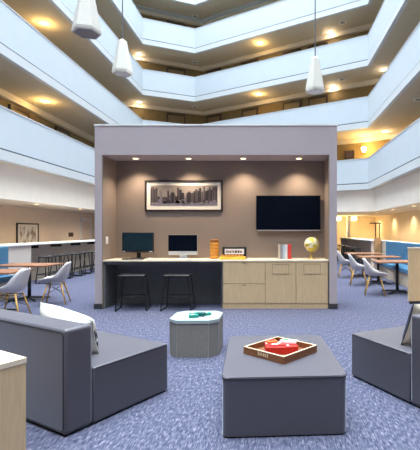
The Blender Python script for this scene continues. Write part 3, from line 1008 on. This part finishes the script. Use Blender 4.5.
# bar counters
t = thing('bar_counter', 'long white bar counter with black stools along the left wall', 'counter', (0, 0, 0))
obj('countertop', box(B(), -7.3, -6.75, 8.6, 17.2, 1.07, 1.12, 0.008, 2), M['counter_white'], t)
obj('solid_panel', box(B(), -7.25, -6.79, 8.65, 11.55, 0, 1.07), M['low_wall'], t)
obj('back_panel', box(B(), -7.25, -7.18, 11.55, 17.1, 0, 1.07), M['under_counter'], t)
for y in (12.0, 13.3, 14.6, 15.9):
    obj('bracket', box(B(), -7.18, -6.85, y - 0.03, y + 0.03, 0.97, 1.07), M['black'], t)
t = thing('bar_counter', 'white bar counter at the rear right with dark stools under it', 'counter', (0, 0, 0))
obj('countertop', box(B(), 3.75, 4.3, 16.0, 23.6, 1.07, 1.12, 0.008, 2), M['counter_white'], t)
obj('back_panel', box(B(), 4.2, 4.26, 16.1, 23.5, 0, 1.07), M['under_counter'], t)
obj('end_panel', box(B(), 3.8, 4.2, 16.1, 16.2, 0, 1.07), M['low_wall'], t)
obj('end_panel', box(B(), 3.8, 4.2, 23.4, 23.5, 0, 1.07), M['low_wall'], t)

ords = ['nearest', 'second', 'third', 'fourth', 'fifth', 'sixth', 'seventh']
GS = 'black bar stools at the left counter'
first = None
for i in range(7):
    y = 11.75 + i * 0.72
    lb = ('black bar stool at the left counter, %s from the camera' % ords[i]) if i else 'black bar stool at the left counter nearest the grey panel'
    if first is None:
        first = make_stool(lb, (-6.45, y, 0), PI / 2, GS, 0.76, 0.21, 'bar_stool', 0.014)
    else:
        dup(first, (-6.45, y, 0), PI / 2 + random.uniform(-.2, .2), lb, GS)
for i in range(4):
    dup(first, (3.5, 17.6 + i * 1.3, 0), PI / 2, 'dark bar stool at the rear right counter, %s from the camera' % ords[i], 'dark bar stools at the rear right counter')

# slim stand with brown mosaic base at the end of the rear counter
t = thing('display_stand', 'slim black-topped stand with brown mosaic base by the rear right counter', 'stand', (at(377.5, 15.4), 15.4, 0))
obj('mosaic_base', box(B(), -0.1, 0.1, -0.1, 0.1, 0, 1.22), M['rust'], t)
for sx in (-1, 1):
    obj('post', box(B(), sx * 0.07 - 0.015, sx * 0.07 + 0.015, -0.015, 0.015, 1.22, 1.74), M['black'], t)
obj('top_bar', box(B(), -0.28, 0.12, -0.05, 0.05, 1.74, 1.78), M['black'], t)

# artwork and plaque on the left wall
t = thing('framed_artwork', 'dark-framed monochrome artwork on the far left wall above the counter', 'picture', (-9.69, 16.25, 0.75), PI / 2)
fb = B()
w_, h_ = 0.72, 1.03
for (x0, x1, z0, z1) in ((-w_, w_, h_ - 0.05, h_), (-w_, w_, 0, 0.05), (-w_, -w_ + 0.06, 0.05, h_ - 0.05), (w_ - 0.06, w_, 0.05, h_ - 0.05)):
    box(fb, x0, x1, -0.03, 0.005, z0, z1)
obj('frame', fb, M['frame'], t)
obj('mat_board', box(B(), -w_ + 0.06, w_ - 0.06, -0.012, 0.004, 0.05, h_ - 0.05), M['mat_board'], t)
obj('print', box(B(), -w_ + 0.2, w_ - 0.2, -0.016, -0.011, 0.14, h_ - 0.14), M['art_bw'], t)
t = thing('wall_plaque', 'small bronze plaque on the left wall beside the doors', 'sign', (-9.695, 19.7, 1.2), PI / 2)
obj('plate', box(B(), -0.22, 0.22, -0.02, 0.0, 0, 0.2, 0.006, 1), M['bronze'], t)
obj('border', box(B(), -0.18, 0.18, -0.023, -0.02, 0.04, 0.16), M['door_frame'], t)

# ------------------------------------------------------------------ world, camera, view
w = bpy.data.worlds.new('daylight')
scn.world = w
w.use_nodes = True
bg = w.node_tree.nodes['Background']
bg.inputs['Strength'].default_value = 1.0
nt = w.node_tree
tc = nt.nodes.new('ShaderNodeTexCoord')
sx = nt.nodes.new('ShaderNodeSeparateXYZ')
nt.links.new(tc.outputs['Generated'], sx.inputs['Vector'])
rp = nt.nodes.new('ShaderNodeValToRGB')          # overcast sky: the zenith is brighter than the horizon
rp.color_ramp.elements[0].position = 0.0
rp.color_ramp.elements[0].color = (0.50, 0.55, 0.60, 1)
rp.color_ramp.elements[1].position = 0.75
rp.color_ramp.elements[1].color = (0.80, 0.91, 1.0, 1)
ml = nt.nodes.new('ShaderNodeMath'); ml.operation = 'MULTIPLY_ADD'
ml.inputs[1].default_value = 13.0; ml.inputs[2].default_value = 2.1
pw = nt.nodes.new('ShaderNodeMath'); pw.operation = 'POWER'; pw.inputs[1].default_value = 8.0
cl = nt.nodes.new('ShaderNodeMath'); cl.operation = 'MAXIMUM'; cl.inputs[1].default_value = 0.0
nt.links.new(sx.outputs['Z'], cl.inputs[0]); nt.links.new(cl.outputs['Value'], pw.inputs[0])
nt.links.new(sx.outputs['Z'], rp.inputs['Fac'])
nt.links.new(pw.outputs['Value'], ml.inputs[0])
nt.links.new(rp.outputs['Color'], bg.inputs['Color'])
mx = nt.nodes.new('ShaderNodeMath'); mx.operation = 'MAXIMUM'; mx.inputs[1].default_value = 2.0
nt.links.new(ml.outputs['Value'], mx.inputs[0])
nt.links.new(mx.outputs['Value'], bg.inputs['Strength'])

cam = bpy.data.cameras.new('camera')
co = bpy.data.objects.new('camera', cam)
COL.objects.link(co)
co.location = (0, 0, HC)
co.rotation_euler = (PI / 2, 0, 0)
cam.sensor_fit = 'VERTICAL'
cam.sensor_height = 24.0
cam.sensor_width = 24.0
cam.lens = 24.0 * F / 450.0
cam.shift_x = -(CX - 210.0) / 450.0
cam.shift_y = (CY - 225.0) / 450.0
cam.clip_end = 200
scn.camera = co

vs = scn.view_settings
vs.view_transform = 'Standard'
vs.look = 'None'
vs.gamma = 1.0
vs.use_curve_mapping = False
vs.exposure = 0.8
scn.cycles.max_bounces = 8
scn.cycles.diffuse_bounces = 5
